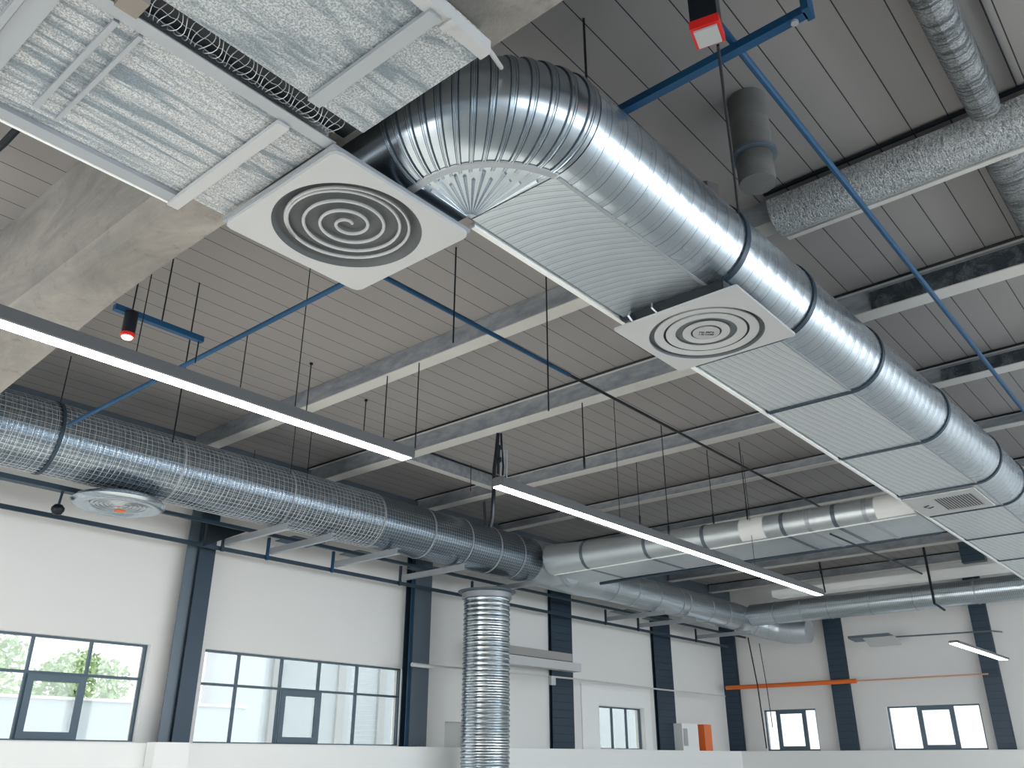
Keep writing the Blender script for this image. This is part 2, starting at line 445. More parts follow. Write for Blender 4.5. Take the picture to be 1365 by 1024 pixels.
# ------------------------------------------------------------------ main flat oval duct with bend
ZM=CAMZ+3.12; R=.34; YLft=3.15
def prof_pts(w,grow=0.0,z0=ZM,r=R,nside=20,flatgrow=True):
    """(s,z): s measured outwards from the inner edge; flat underside, half round outer side, flat top"""
    g=grow; gu=g if flatgrow else 0; pts=[(0.03-gu,z0-gu)]
    k=8
    for i in range(1,k): pts.append((.03+(w-.03)*i/k, z0-gu))
    for i in range(nside+1):
        a=-PI/2+PI*i/nside; pts.append((w+(r+g)*math.cos(a), z0+r+(r+g)*math.sin(a)))
    for i in range(k-1,0,-1): pts.append((.03+(w-.03)*i/k, z0+2*r+g))
    pts.append((.03-g,z0+2*r+g)); pts.append((0-g,z0+2*r-.03)); pts.append((0-g,z0+.03))
    return pts
def wx(x): # flat width along the straight run
    t=min(1,max(0,(x-3.3)/8)); return .70+.24*t
PIV=(3.27,YLft)
def ring_straight(x,g=0,n=None):
    return [(x,YLft-s,z) for s,z in prof_pts(wx(x),g)]
def ring_elbow(a,g=0):
    t=(a-PI)/(PI/2); w=.45+.25*t**1.3
    return [(PIV[0]+math.cos(a)*s+.001, PIV[1]+math.sin(a)*s, z) for s,z in prof_pts(w,g,flatgrow=False)]
duct=thing('oval_air_duct','large galvanised flat oval duct with a big ribbed bend, running to the right edge','duct',(3.27,2.7,ZM))
P=prof_pts(.7); vs=[0]
for i in range(1,len(P)+1):
    a=P[i-1]; b=P[i%len(P)]; vs.append(vs[-1]+math.hypot(b[0]-a[0],b[1]-a[1]))
# straight run
xs=[3.28+.25*i for i in range(65)]
m=MB(); nb=8
m.rings([ring_straight(x) for x in xs], xs, vs, mifn=lambda i,j: (0 if j>=nb else (1 if xs[i]<4.95 else 2)))
m.obj('straight_section',[G_SIDE,G_FLATA,G_FLATB],duct,True,40)
# bend: smooth gores with raised double seams
rings=[]; us=[]
NG=13
seams=[PI+ (i+.5)*(PI/2)/NG for i in range(NG)]
ang=[]
for s in seams: 
    for dd,g in ((-.022,0),(-.016,.010),(-.010,.010),(-.005,.003),(.005,.003),(.010,.010),(.016,.010),(.022,0)): ang.append((s+dd,g))
    ang.append((s+PI/4/NG,0))
ang=[(PI,0)]+ang
rr=[]
# short straight stub above the first diffuser
for y in (.95,.7,.5,.3,.1):
    rr.append([(q[0],q[1]+y,q[2]) for q in ring_elbow(PI)])
us=[-.95,-.7,-.5,-.3,-.1]
for a,g in ang:
    rr.append(ring_elbow(a,g)); us.append((a-PI)*.8)
m=MB(); m.rings(rr,us,vs)
m.obj('ribbed_bend',G_ELB,duct,True,25)
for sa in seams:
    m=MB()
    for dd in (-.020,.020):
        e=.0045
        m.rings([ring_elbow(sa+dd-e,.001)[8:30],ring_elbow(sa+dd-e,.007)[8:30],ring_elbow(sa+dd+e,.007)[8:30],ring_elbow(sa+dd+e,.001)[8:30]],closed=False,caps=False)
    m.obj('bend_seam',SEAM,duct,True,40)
# pale strip round the inner edge of the bend, folded fan creases on its underside
m=MB(); rs=[]
for i in range(31):
    a=PI-.25+ (PI/2+.25)*i/30; t=max(0,(a-PI)/(PI/2)); w=.45+.25*t**1.3
    cc=[(w-.022,ZM-.012),(w+.022,ZM-.010),(w+.03,ZM-.001),(w-.022,ZM-.001)]
    rs.append([(PIV[0]+math.cos(a)*s,PIV[1]+math.sin(a)*s,z) for s,z in cc])
m.rings(rs).obj('edge_strip',STRAP,duct,True,25)
for i in range(13):
    a=PI+.05+(PI/2-.1)*i/12; t=(a-PI)/(PI/2); w=(.45+.25*t**1.3)*random.uniform(.62,.9)
    d=Vector((math.cos(a),math.sin(a),0)); nrm=Vector((-d.y,d.x,0))
    b0=Vector((PIV[0],PIV[1]-.03,ZM))+d*.05; b1=b0+d*w; wd=.012
    mm=MB(); mm.v=[tuple(b0+nrm*.003),tuple(b1+nrm*wd),tuple(b1-nrm*wd),tuple(b0-nrm*.003),tuple(b0+Vector((0,0,-.006))),tuple(b1+Vector((0,0,-.014)))]
    mm.f=[[0,1,5,4],[4,5,2,3],[1,2,5],[0,4,3],[0,3,2,1]]; mm.uv=[None]*5; mm.mi=[0]*5
    mm.obj('fan_crease',G_ELB,duct)
# lengthwise lock seam between underside and round side, bright lip on the left edge
m=MB(); xs2=[3.3+.5*i for i in range(32)]
m.rings([[(x,YLft-wx(x)+.012,ZM-.006),(x,YLft-wx(x)-.012,ZM-.006),(x,YLft-wx(x)-.012,ZM-.0005),(x,YLft-wx(x)+.012,ZM-.0005)] for x in xs2])
m.obj('lock_seam',STRAP,duct)
MB().box(3.34,19.0,YLft+.002,YLft+.035,ZM-.012,ZM+.03).obj('edge_lip',WHITEB,duct)
# support bands
def band(x,w=.05,g=.014,mat=None,hang=True,lab=None):
    m=MB(); g0=.002
    m.rings([ring_straight(x-w/2,g0),ring_straight(x-w/2,g),ring_straight(x+w/2,g),ring_straight(x+w/2,g0)],caps=False)
    b=m.obj('support_band',mat or SLATE,duct,True,30)
    if hang: # threaded rod from the band to the roof
        MB().tube([(x,2.78,ZM+2*R+.014),(x,2.78,ZC-.003)],.011,6).obj('hanger_rod',BLACK,duct)
for x in (5.02,6.12,7.58,9.45,11.45): band(x,.055)
for x in (12.75,14.6,16.6): band(x,.04)
# return air grille let into the underside beyond the fifth band
gx0,gx1=11.56,12.62
gr=thing('air_grille','white framed rectangular air grille on the underside of the oval duct','grille',((gx0+gx1)/2,2.75,ZM-.03))
yA,yB=2.27,3.14
m=MB(); z0=ZM-.030; z1=ZM-.013
m.box(gx0,gx1,yA,yA+.08,z0,z1).box(gx0,gx1,yB-.32,yB,z0,z1).box(gx0,gx0+.2,yA+.08,yB-.32,z0,z1).box(gx1-.16,gx1,yA+.08,yB-.32,z0,z1)
m.obj('grille_frame',WHITEP,gr)
gb=MB().box(gx0+.2,gx1-.16,yA+.08,yB-.32,ZM-.016,ZM-.013).obj('grille_back',BLACK,gr)
k=14
for i in range(k):
    y=yA+.095+(yB-.42-yA)*i/(k-1)
    MB().obox(((gx0+.2+gx1-.16)/2,y,ZM-.024),((gx1-gx0-.36)/2,0,0),(0,.010,.004),(0,-.0006,.0015)).obj('grille_slat',WHITEP,gb)
MB().tube([((gx0+.45),yB-.2,ZM-.034),((gx0+.5),yB-.13,ZM-.034),((gx0+.6),yB-.17,ZM-.034),((gx0+.55),yB-.23,ZM-.034)],.008,6).obj('damper_handle',BLACK,gr)

# ------------------------------------------------------------------ ceiling diffusers
def rounded_rect(x0,x1,y0,y1,r,n=6):
    pts=[]
    for cx,cy,a0 in ((x1-r,y1-r,0),(x0+r,y1-r,PI/2),(x0+r,y0+r,PI),(x1-r,y0+r,1.5*PI)):
        for i in range(n+1):
            a=a0+PI/2*i/n; pts.append((cx+r*math.cos(a),cy+r*math.sin(a)))
    return pts
def plate_with_hole(x0,x1,y0,y1,cr,cx,cy,rh,z0,z1):
    """square plate with rounded corners and a round opening"""
    o=[]; n=64
    def outer(a):
        d=Vector((math.cos(a),math.sin(a))); t=1e9
        for lim,comp,c in ((x1,0,cx),(x0,0,cx),(y1,1,cy),(y0,1,cy)):
            dd=d[comp]
            if abs(dd)>1e-9:
                q=(lim-c)/dd
                if q>0: t=min(t,q)
        p=Vector((cx,cy))+d*t
        # round the corners
        for qx,qy in ((x0+cr,y0+cr),(x1-cr,y0+cr),(x1-cr,y1-cr),(x0+cr,y1-cr)):
            if (p.x-qx)*(1 if qx>cx else -1)>0 and (p.y-qy)*(1 if qy>cy else -1)>0:
                v=Vector((p.x-qx,p.y-qy)); p=Vector((qx,qy))+v.normalized()*cr
        return p
    angs=sorted(set([2*PI*i/n for i in range(n)]+[math.atan2(yy-cy,xx-cx)%(2*PI) for xx in (x0,x0+cr,x1-cr,x1) for yy in (y0,y0+cr,y1-cr,y1)]))
    O=[outer(a) for a in angs]; I=[Vector((cx+rh*math.cos(a),cy+rh*math.sin(a))) for a in angs]
    rs=[[(p.x,p.y,z1) for p in I],[(p.x,p.y,z0) for p in I],[(p.x,p.y,z0) for p in O],[(p.x,p.y,z1) for p in O],[(p.x,p.y,z1) for p in I]]
    m=MB(); m.rings(rs,caps=False); return m
ZP=4.63
d1=thing('swirl_diffuser','large square white diffuser plate with a spiral in a dark round recess','diffuser',(2.79,3.70,ZP))
x0,x1,y0,y1=2.235,3.31,3.165,4.25; cx,cy=2.755,3.69; RH=.462
plate_with_hole(x0,x1,y0,y1,.05,cx,cy,RH,ZP,ZP+.025).obj('face_plate',WHITEP,d1,True,30)
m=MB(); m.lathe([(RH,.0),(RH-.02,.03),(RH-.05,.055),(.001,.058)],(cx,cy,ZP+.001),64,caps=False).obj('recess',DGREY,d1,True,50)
pts=[]; T=4.5
for i in range(201):
    t=i/200; th=t*T*2*PI; r=min(.03+.1*t*T,.382)
    pts.append((cx+r*math.cos(th+1.2),cy-r*math.sin(th+1.2),ZP+.03))
m=MB(); m.tube(pts,.0105,6).obj('spiral_vane',WHITEP,d1,True,60)
MB().box(x0+.25,x1-.03,y0+.06,y1-.15,ZP+.062,ZM-.004).obj('plenum_neck',SLATEL,d1)
MB().box(x0-.012,x0+.03,y0,y1,ZP+.0255,ZP+.05).box(x1-.03,x1,y0,y1,ZP+.0255,ZP+.05).box(x0+.031,x1-.031,y0,y0+.03,ZP+.0255,ZP+.05).box(x0+.031,x1-.031,y1-.03,y1,ZP+.0255,ZP+.05).obj('backing_frame',STRAP,d1)
ZQ=4.58
x0,x1,y0,y1=4.90,5.88,2.135,3.155; cx,cy=5.415,2.65; RH=.435
d2=thing('ring_diffuser','smaller square white diffuser plate with concentric rings and a stamped centre','diffuser',(cx,cy,ZQ))
plate_with_hole(x0,x1,y0,y1,.012,cx,cy,RH,ZQ,ZQ+.02).obj('face_plate',WHITEP,d2,True,30)
MB().lathe([(RH,0),(RH-.005,.03),(.001,.032)],(cx,cy,ZQ+.001),64,caps=False).obj('recess',paint('recess_slate_grey',(104,110,114),.5),d2,True,50)
for a,b,zz,mt,nm in ((.905,.745,.010,WHITEP,'outer_ring'),(.745,.70,.016,BLACK,'rim_gap'),(.70,.535,.012,WHITEP,'middle_ring'),(.41,.265,.012,WHITEP,'inner_ring'),(.265,.235,.016,BLACK,'centre_gap')):
    MB().lathe([(RH*a,zz+.012),(RH*a,zz),(RH*b,zz+.006),(RH*b,zz+.014)],(cx,cy,ZQ),64,caps=False).obj(nm,mt,d2,True,40)
disc=MB().lathe([(RH*.235,.02),(RH*.235,.010),(.001,.007)],(cx,cy,ZQ),40,caps=False).obj('centre_disc',GREYP,d2,True,40)
# stamped, unreadable characters on the disc
mm=MB(); random.seed(3)
ux=Vector((-.62,-.78,0)).normalized()*-1; ux=Vector((math.sin(AZ),-math.cos(AZ),0)); uy=Vector((-ux.y,ux.x,0))
for row,wd in ((.016,.05),(-.020,.056)):
    xx=-wd
    while xx<wd:
        c0=Vector((cx,cy,ZQ+.0065))+ux*xx+uy*row
        k=random.choice((0,1,2))
        mm.obox(c0,ux*.0018,uy*.010,(0,0,.0012))
        if k!=0: mm.obox(c0+ux*.005+uy*random.choice((.008,-.008,0)),ux*.005,uy*.0018,(0,0,.0012))
        if k==2: mm.obox(c0+ux*.009,ux*.0018,uy*.008,(0,0,.0012))
        xx+=.0165
mm.obj('stamped_marks',BLACK,disc)
MB().box(x0+.05,x1-.2,y0+.12,y1-.12,ZQ+.034,ZM-.015).obj('plenum_neck',BLACK,d2)
for py in (2.55,2.85):
    pass
MB().tube([(x0+.03,2.78,ZQ+.022),(x0-.02,2.80,ZQ+.06),(x0+.02,2.82,ZM-.02)],.007,6).obj('wire_loop',WIRE,d2)
MB().tube([(x0+.04,3.0,ZQ+.022),(x0-.01,3.01,ZQ+.07),(x0+.03,3.02,ZM-.02)],.009,6).obj('wire_loop',WIRE,d2)

# ------------------------------------------------------------------ foil faced rectangular ducts, upper left
ZF=ZM
def foil_duct(x0,x1,y0,y1,label,mat,name='foil_insulated_duct'):
    r=thing(name,label,'duct',((x0+x1)/2,(y0+y1)/2,ZF))
    nx,ny=60,16; m=MB()
    # slightly sagging quilted underside
    b=len(m.v)
    for i in range(nx+1):
        for j in range(ny+1):
            x=x0+(x1-x0)*i/nx; y=y0+(y1-y0)*j/ny
            e=min(1,5*min(j/ny,1-j/ny))*min(1,12*min(i/nx,1-i/nx))
            z=ZF-.012*e*(.5+.5*math.sin(y*26+1.3*math.sin(x*2.1)))
            m.v.append((x,y,z))
    for i in range(nx):
        for j in range(ny):
            a=b+i*(ny+1)+j; m.face([a,a+1,a+ny+2,a+ny+1])
    m.box(x0,x1,y0,y1,ZF+.001,ZF+.165)
    m.obj('foil_jacket',mat,r,True,60)
    return r
f1=foil_duct(-3.0,2.24,3.25,4.27,'bright crumpled foil duct beside the spiral diffuser, upper left corner',FOIL1)
# edge angles and white lip
MB().box(-3.0,1.97,4.271,4.36,ZF-.03,ZF-.02).box(-3,1.97,4.271,4.285,ZF-.0195,ZF+.10).obj('edge_angle',STRAP,f1)
MB().box(-3.0,1.97,4.361,4.38,ZF-.034,ZF+.03).obj('white_lip',WHITEB,f1)
MB().box(-3.0,2.24,3.17,3.249,ZF-.03,ZF-.022).obj('inner_angle',STRAP,f1)
def cross_bar(par,x,w,y0,y1,mat=WHITEP,h=.03,nm='cross_strap'):
    MB().box(x,x+w,y0,y1,ZF-.022-h,ZF-.022).obj(nm,mat,par)
cross_bar(f1,1.92,.07,3.25,4.37)
cross_bar(f1,1.03,.028,3.26,4.12,STRAP,.018,'thin_rail'); cross_bar(f1,1.15,.022,3.26,4.14,STRAP,.018,'thin_rail')
cross_bar(f1,.72,.10,3.16,4.36,STRAP,.03,'wide_strap')
cross_bar(f1,.685,.03,3.16,4.36,STRAP,.045,'strap_edge')
f2=foil_duct(-3.0,2.30,2.16,3.02,'bluish crumpled foil duct behind the mesh channel at the top of the picture',FOIL2)
cross_bar(f2,1.92,.075,2.12,3.0,STRAP,.025)
MB().box(1.6,2.30,2.09,2.155,ZF-.03,ZF+.05).obj('end_flange',WHITEP,f2)
MB().box(2.02,2.06,2.08,2.16,ZF-.045,ZF-.031).obj('flange_clip',WHITEP,f2)
MB().tube([at(646,60,Z=ZF+.03),at(656,72,Z=ZF+.16),at(668,90,Z=ZF+.35)],.013,10).obj('pipe_stub',PURLIN,f2,True)
# mesh channel
ch=thing('wire_mesh_channel','dark channel of looped wire mesh between the two foil ducts','cable tray',(.7,3.09,ZF))
MB().box(-3,2.28,3.03,3.165,ZF+.03,ZF+.05).obj('channel_bed',BLACK,ch)
loops=MB()
x=1.12
i=0
while x<2.2:
    pts=[]
    for k in range(9):
        a=PI*k/8
        pts.append((x+.012*math.sin(k*.8+i), 3.1+.068*math.cos(a), ZF+.02-.045*math.sin(a)))
    loops.tube(pts,.0022,4)
    x+=.031; i+=1
for y in (3.07,3.13):
    pts=[(1.1+.026*q,y+.006*math.sin(q*2.1),ZF-.02+(.012 if abs(y-3.1)>.02 else 0)) for q in range(43)]
    loops.tube(pts,.0016,4)
loops.obj('wire_loops',WIRE,ch)
MB().box(.985,1.09,3.04,3.16,ZF-.055,ZF+.02).obj('junction_box',paint('taupe_box',(140,132,124),.5),ch)

# ------------------------------------------------------------------ foil wrapped beams and ducts, upper right
fb=thing('foil_wrapped_duct','shiny foil wrapped duct slanting across the upper right along a purlin','duct',(6.35,-2,5.8))
pf=[(6.09,6.02),(6.10,5.93),(6.13,5.86),(6.19,5.81),(6.28,5.79),(6.36,5.80),(6.43,5.83),(6.46,5.853),(6.40,5.856),(6.18,5.857),(6.175,6.02)]
ys=[YR+.1+ (2.3-YR-.1)*i/60 for i in range(61)]
rs=[[(x+.004*random.random(),y,z+.004*random.random()) for x,z in pf] for y in ys]
MB().rings(rs).obj('foil_jacket',FOILB,fb,True,60)
MB().box(6.465,6.52,YR+.1,2.3,5.835,5.85).obj('white_lip',PURLIN,fb)
MB().box(6.05,6.085,YR+.1,2.3,6.06,6.08).obj('edge_strip',BLACK,fb)
def roof_foil(x0,x1,y0,y1,zb,label,flat=.04):
    r=thing('roof_duct',label,'duct',((x0+x1)/2,(y0+y1)/2,zb))
    n=10; rs=[]
    for i in range(int((x1-x0)/.1)+1):
        x=x0+.1*i; q=.008*math.sin(i*2.3)
        rs.append([(x,y0,ZC-.01),(x,y0+.01,zb+.06),(x,y0+.05+q,zb+.01),(x,y0+.12,zb+q*.5),(x,y1-.1,zb-q*.5),(x,y1-.04,zb+.015),(x,y1,zb+.07),(x,y1,ZC-.01)])
    MB().rings(rs).obj('foil_jacket',FOIL3,r,True,60)
    MB().box(x0,x1,y1+.005,y1+.02,ZC-.03,ZC-.004).obj('edge_strip',BLACK,r)
    MB().box(x0,x1,y0-.12,y0-.11,ZC-.03,ZC-.004).obj('edge_strip',BLACK,r)
roof_foil(2.5,6.04,.44,.66,5.88,'dull crinkled foil duct at the top right, ending at the shiny foil duct')
roof_foil(6.54,8.2,.44,.72,5.9,'dull crinkled foil duct at the right edge beyond the shiny foil duct')
# concrete stub pipes
cp=thing('concrete_vent_pipe','grey concrete coloured vent pipe dropping from the ceiling to the oval duct','pipe',(4.93,1.93,5.4))
MB().lathe([(.135,5.62),(.14,5.60),(.14,ZC-.004)],(4.93,1.90,0),28).obj('upper_pipe',CONCD,cp,True,40)
MB().lathe([(.155,5.57),(.165,5.575),(.165,5.60),(.155,5.605)],(4.93,1.90,0),28).obj('collar',SLATEL,cp,True,40)
MB().lathe([(.125,5.34),(.13,5.34),(.13,5.565)],(4.93,1.90,0),28).obj('lower_pipe',CONCD,cp,True,40)
tag(MB().lathe([(.13,5.44),(.13,5.78),(.06,5.83)],(5.30,2.50,0),8).obj('vent_cap',CONCD),'small faceted concrete stub peeping over the oval duct beside the vent pipe','vent')

# ------------------------------------------------------------------ pale rectangular branch duct
wd=thing('branch_air_duct','pale smooth rectangular duct crossing from the oval duct to the mesh duct','duct',(13.2,6.5,ZM))
def wprof(t,g=0):
    # t 0 at oval duct .. 1 at the tee : flat underside shrinks to a round duct
    xa=12.5+.12*t; xb=13.9-.10*t; r=.165+.12*t*t
    zb=ZM+.005; zt=zb+2*r+.02; pts=[]
    n=8
    for i in range(n+1):
        a=-PI/2-PI*i/n; pts.append((xa+ (r+g)*math.cos(a)+.0, zb+r+(r+g)*math.sin(a)))
    for i in range(n+1):
        a=PI/2-PI*i/n; pts.append((xb-.1+ (r+g)*.6*math.cos(a), zb+r+(r+g)*math.sin(a)))
    return pts
yy=[3.22+(9.75-3.22)*i/44 for i in range(45)]
P=wprof(.3); v2=[0]
for i in range(1,len(P)+1):
    a=P[i-1]; b=P[i%len(P)]; v2.append(v2[-1]+math.hypot(b[0]-a[0],b[1]-a[1]))
rs=[[(x,y,z) for x,z in wprof((y-3.22)/6.53)] for y in yy]
m=MB(); m.rings(rs,yy,v2,mifn=lambda i,j:(1 if j==17 else 0))
m.obj('duct_body',[G_WHITE,G_WHITEF],wd,True,40)
for y,dk in ((3.9,0),(4.35,1),(4.75,0),(5.15,1),(6.5,1),(7.6,1),(8.9,1)):
    t=(y-3.22)/6.53; w=.03
    m=MB(); m.rings([[(x,q,z) for x,z in wprof(t,g)] for q,g in ((y-w,.001),(y-w,.008),(y+w,.008),(y+w,.001))],caps=False)
    m.obj('joint_band',SLATEL if dk else STRAP,wd,True,40)
rs=[]
for y in (3.25,4.5,6,7.5,9.7):
    t=(y-3.22)/6.53; xa=12.5+.12*t
    rs.append([(xa-.012,y,ZM-.012),(xa+.02,y,ZM-.012),(xa+.02,y,ZM+.003),(xa-.012,y,ZM+.003)])
MB().rings(rs).obj('edge_strip',WHITEB,wd)
def patch(y0,y1,nm):
    m=MB(); rs=[]
    for y in (y0,y1):
        t=(y-3.22)/6.53; p=[wprof(t,.012)[i] for i in range(1,8)]; q=[wprof(t,.003)[i] for i in range(7,0,-1)]
        rs.append([(x,y,z) for x,z in p+q])
    m.rings(rs).obj(nm,WHITEB,wd,True,40)
patch(5.45,5.85,'access_panel'); patch(3.24,3.75,'end_panel')
MB().tube([(13.88,3.3,ZM+.02),(13.95,9.6,ZM+.02)],.03,8).obj('lower_rail',SLATE,wd,True)

# ------------------------------------------------------------------ mesh wrapped duct along the window wall
YD=10.3; ZD=CAMZ+3.46
md=thing('mesh_wrapped_duct','long round foil duct in wire mesh running along the window wall','duct',(6,YD,ZD))
def path_tube(m,pts,rr,n=40,uv=True): return m.tube(pts,rr,n,True,uv)
xs=[-2+.25*i for i in range(18)]
m=MB(); path_tube(m,[(x,YD,ZD-.09) for x in xs],.38).obj('near_section',WRAP,md,True,40)
xs=[2.28+.25*i for i in range(42)]
rr=[.40 if x<2.6 else .42 for x in xs]
m=MB(); path_tube(m,[(x,YD,ZD-(.06 if x<2.6 else 0)) for x in xs],rr).obj('middle_section',WRAP,md,True,40)
# wires standing proud of the foil: real mesh cage
def cage(x0,x1,rad,z,pitch,nr,tw,name='wire_cage'):
    m=MB(); k=0; x=x0
    while x<x1:
        pts=[(x+.008*math.sin(a*3+k),YD+rad*math.cos(a),z+rad*math.sin(a)) for a in [PI*.42+PI*1.16*i/18 for i in range(19)]]
        m.tube(pts,tw,3,False); x+=pitch; k+=1
    for j in range(nr):
        a=PI*.42+PI*1.16*j/(nr-1)
        n=int((x1-x0)/.5)
        pts=[(x0+(x1-x0)*i/n,YD+(rad+.002)*math.cos(a+.01*math.sin(i*1.7+j)),z+(rad+.002)*math.sin(a+.01*math.sin(i*1.7+j))) for i in range(n+1)]
        m.tube(pts,tw,3,False)
    m.obj(name,WIRE,md,True,60)
cage(-.5,2.2,.388,ZD-.09,.072,22,.0036)
cage(2.3,8.6,.428,ZD,.072,24,.0034)
def dband(x,rad,z,w,mat,nm='clamp_band',g=.012,y=YD):
    n=40
    m=MB(); m.rings([[(x+dx,y+q*math.cos(2*PI*j/n),z+q*math.sin(2*PI*j/n)) for j in range(n)] for dx,q in ((-w,rad),(-w,rad+g),(w,rad+g),(w,rad))],caps=False)
    return m.obj(nm,mat,md,True,40)
dband(2.25,.42,ZD-.05,.02,STRAP); dband(3.66,.432,ZD,.02,SLATE)
for x in (5.2,6.9,8.6,9.7,10.6,11.35,12.0): dband(x,.424,ZD,.012,STRAP,'ring_seam',.007)
# tee piece and the slimmer run beyond
xs=[12.52+.2*i for i in range(12)]
rr=[.42,.425,.43,.435,.435,.43,.42,.41,.395,.38,.36,.345]
zz=[ZD+.0,ZD,ZD,ZD,ZD-.005,ZD-.015,ZD-.025,ZD-.035,ZD-.05,ZD-.06,ZD-.07,ZD-.08]
m=MB(); path_tube(m,[(x,YD,z) for x,z in zip(xs,zz)],rr).obj('tee_body',G_WHITEF,md,True,40)
m=MB(); 
pts=[(13.2,YD-.1,ZD-.12),(13.2,10.0,ZD-.12),(13.2,9.72,ZD-.12)]
m.tube(pts,[.32,.31,.30],28,True,True).obj('tee_branch',G_WHITE,md,True,40)
n=28; m=MB(); m.rings([[(13.2+q*math.cos(2*PI*j/n),9.80+dy,ZD-.12+q*math.sin(2*PI*j/n)) for j in range(n)] for dy,q in ((-.03,.30),(-.03,.34),(.03,.34),(.03,.31))],caps=False).obj('branch_collar',STRAP,md,True,40)
ZE=CAMZ+3.38
xs=[14.7+.25*i for i in range(27)]
m=MB(); path_tube(m,[(x,YD,ZE) for x in xs],.335).obj('far_section',WRAPF,md,True,40)
for x in (15.2,16.0,16.9,17.9,18.2,19.3,20.2,20.9): dband(x,.337,ZE,.014,STRAP,'ring_seam',.008)
pts=[]
for i in range(11):
    a=PI/2*i/10; pts.append((21.2+1.0*math.sin(a),YD-.85*(1-math.cos(a)),ZE-.30*(i/10)**1.3))
pts+= [(22.2,9.2,ZE-.33),(22.2,8.85,ZE-.36)]
m=MB(); path_tube(m,pts,[.335]*11+[.33,.30],32).obj('end_elbow',G_WHITEF,md,True,40)
for i in (3,6,9):
    c=Vector(pts[i]); d=(Vector(pts[i+1])-Vector(pts[i-1])).normalized(); s=Vector((-d.y,d.x,0)); m=MB(); n=32
    m.rings([[c+d*o+(s*math.cos(2*PI*j/n)+Vector((0,0,1))*math.sin(2*PI*j/n))*q for j in range(n)] for o,q in ((-.012,.335),(-.012,.347),(.012,.347),(.012,.335))],caps=False).obj('ring_seam',STRAP,md,True,40)

# cross duct near the end wall
cd=thing('cross_air_duct','slim round foil duct along the end wall, joining the mesh duct','duct',(21.3,4,ZE))
ys=[9.98-.3*i for i in range(41)]
m=MB(); m.tube([(21.35,y,ZE+.03) for y in ys],.27,32,True,True).obj('duct_body',WRAPF,cd,True,40)
for y in (9.3,8.6,7.9,6.9,5.9,4.6):
    n=32; m=MB(); m.rings([[(21.35+q*math.cos(2*PI*j/n),y+dy,ZE+.03+q*math.sin(2*PI*j/n)) for j in range(n)] for dy,q in ((-.014,.271),(-.014,.28),(.014,.28),(.014,.271))],caps=False).obj('ring_seam',STRAP,cd,True,40)
# pale tray above it
tr=MB(); tr.box(20.5,20.95,-1.5,9.0,5.27,5.29).box(20.5,20.52,-1.5,9.0,5.2905,5.42)
tag(tr.obj('pale_cable_tray',WHITEB),'long cream tray running just above the slim end wall duct','cable tray')

ya,yb=at(1316,752,X=20.3).y,at(1284,752,X=20.3).y
st=thing('roof_support_post','short dark post with a wide cap under the roof, above the slim end wall duct','post',(20.3,(ya+yb)/2,5.3))
MB().box(20.2,20.4,ya,yb,5.45,5.98).obj('post_shaft',SLATER,st)
MB().box(20.15,20.45,ya-.05,yb+.30,5.985,6.03).obj('cap_plate',SLATE,st)
# ------------------------------------------------------------------ foil clad riser
rx,ry=11.78,10.62
ri=thing('foil_riser_pipe','vertical silver ringed foil pipe standing below the mesh duct','pipe',(rx,ry,0))
prof=[(.415,0)]; z=.05
while z<4.22:
    prof+=[(.408,z),(.424,z+.022),(.424,z+.04),(.408,z+.062)]; z+=.085
prof+=[(.41,4.26)]
MB().lathe(prof,(rx,ry,0),48,True).obj('pipe_shell',WRAPV,ri,True,50)
MB().lathe([(.43,4.262),(.455,4.27),(.455,4.36),(.43,4.37)],(rx,ry,0),48).obj('top_collar',STRAP,ri,True,40)
MB().lathe([(.50,4.372),(.53,4.385),(.53,4.40),(.3,4.44)],(rx,ry,0),32).obj('cap_plate',SLATEL,ri,True,30)

# ------------------------------------------------------------------ rail, arms and brackets under the mesh duct
ZR=CAMZ+2.89
tag(MB().box(XB+.1,XL-.5,11.555,11.585,ZR-.03,ZR+.03).obj('wall_rail',SLATE),'thin dark rail running the whole length of the window wall','rail')
tag(MB().box(XB+.1,XL-.6,10.95,11.0,ZR+.17,ZR+.22).obj('tray_rail',SLATE),'dark rail just under the mesh duct, above and parallel to the wall rail','rail')
arms=[(295,728,'steel support arm nearest the first wall column'),(354,743,'second steel support arm from the left, with blue bracket'),(441,756,'third support arm from the left above the large window'),(531,776,'support arm in front of the second wall column'),(627,784,'support arm ending at the top of the foil riser'),(805,821,'first support arm right of the tee joint'),(848,824,'second support arm right of the tee joint'),(925,842,'support arm closest to the far corner')]
for i,(px,py,l) in enumerate(arms):
    X=at(px,py,Y=11.58).x
    r=thing('support_arm',l,'bracket',(X,11.5,ZR),'support arms under the mesh duct')
    ye=9.95
    m=MB(); m.box(X-.004,X+.06,ye,11.5,ZR+.04,ZR+.048).box(X-.004,X+.004,ye,11.5,ZR+.0485,ZR+.125).box(X-.004,X+.06,ye,11.5,ZR+.1255,ZR+.132)
    m.obj('arm_channel',STRAP,r)
    MB().box(X-.03,X+.01,11.505,11.545,ZR-.05,ZR+.30).obj('upright',BLUE if i in(1,2) else SLATE,r)
    if i in (1,2,3,5,6): MB().obox((X+.35,11.2,ZR+.25),(.30,0,0),(0,.25,0),(0,0,.006)).obj('tray_plate',BLUE if i==1 else SLATEL,r)
gx=at(300,715,Y=11.3).x
g=MB(); g.v=[(gx-.30,11.3,4.75),(gx+.45,11.3,4.80),(gx-.30,11.3,4.42),(gx-.30,11.36,4.75),(gx+.45,11.36,4.80),(gx-.30,11.36,4.42)]
g.f=[[0,1,2],[3,5,4],[0,3,4,1],[1,4,5,2],[2,5,3,0]]; g.uv=[None]*5; g.mi=[0]*5
tag(g.obj('gusset_plate',BLACK),'dark triangular gusset beside the top of the first wall column','bracket')
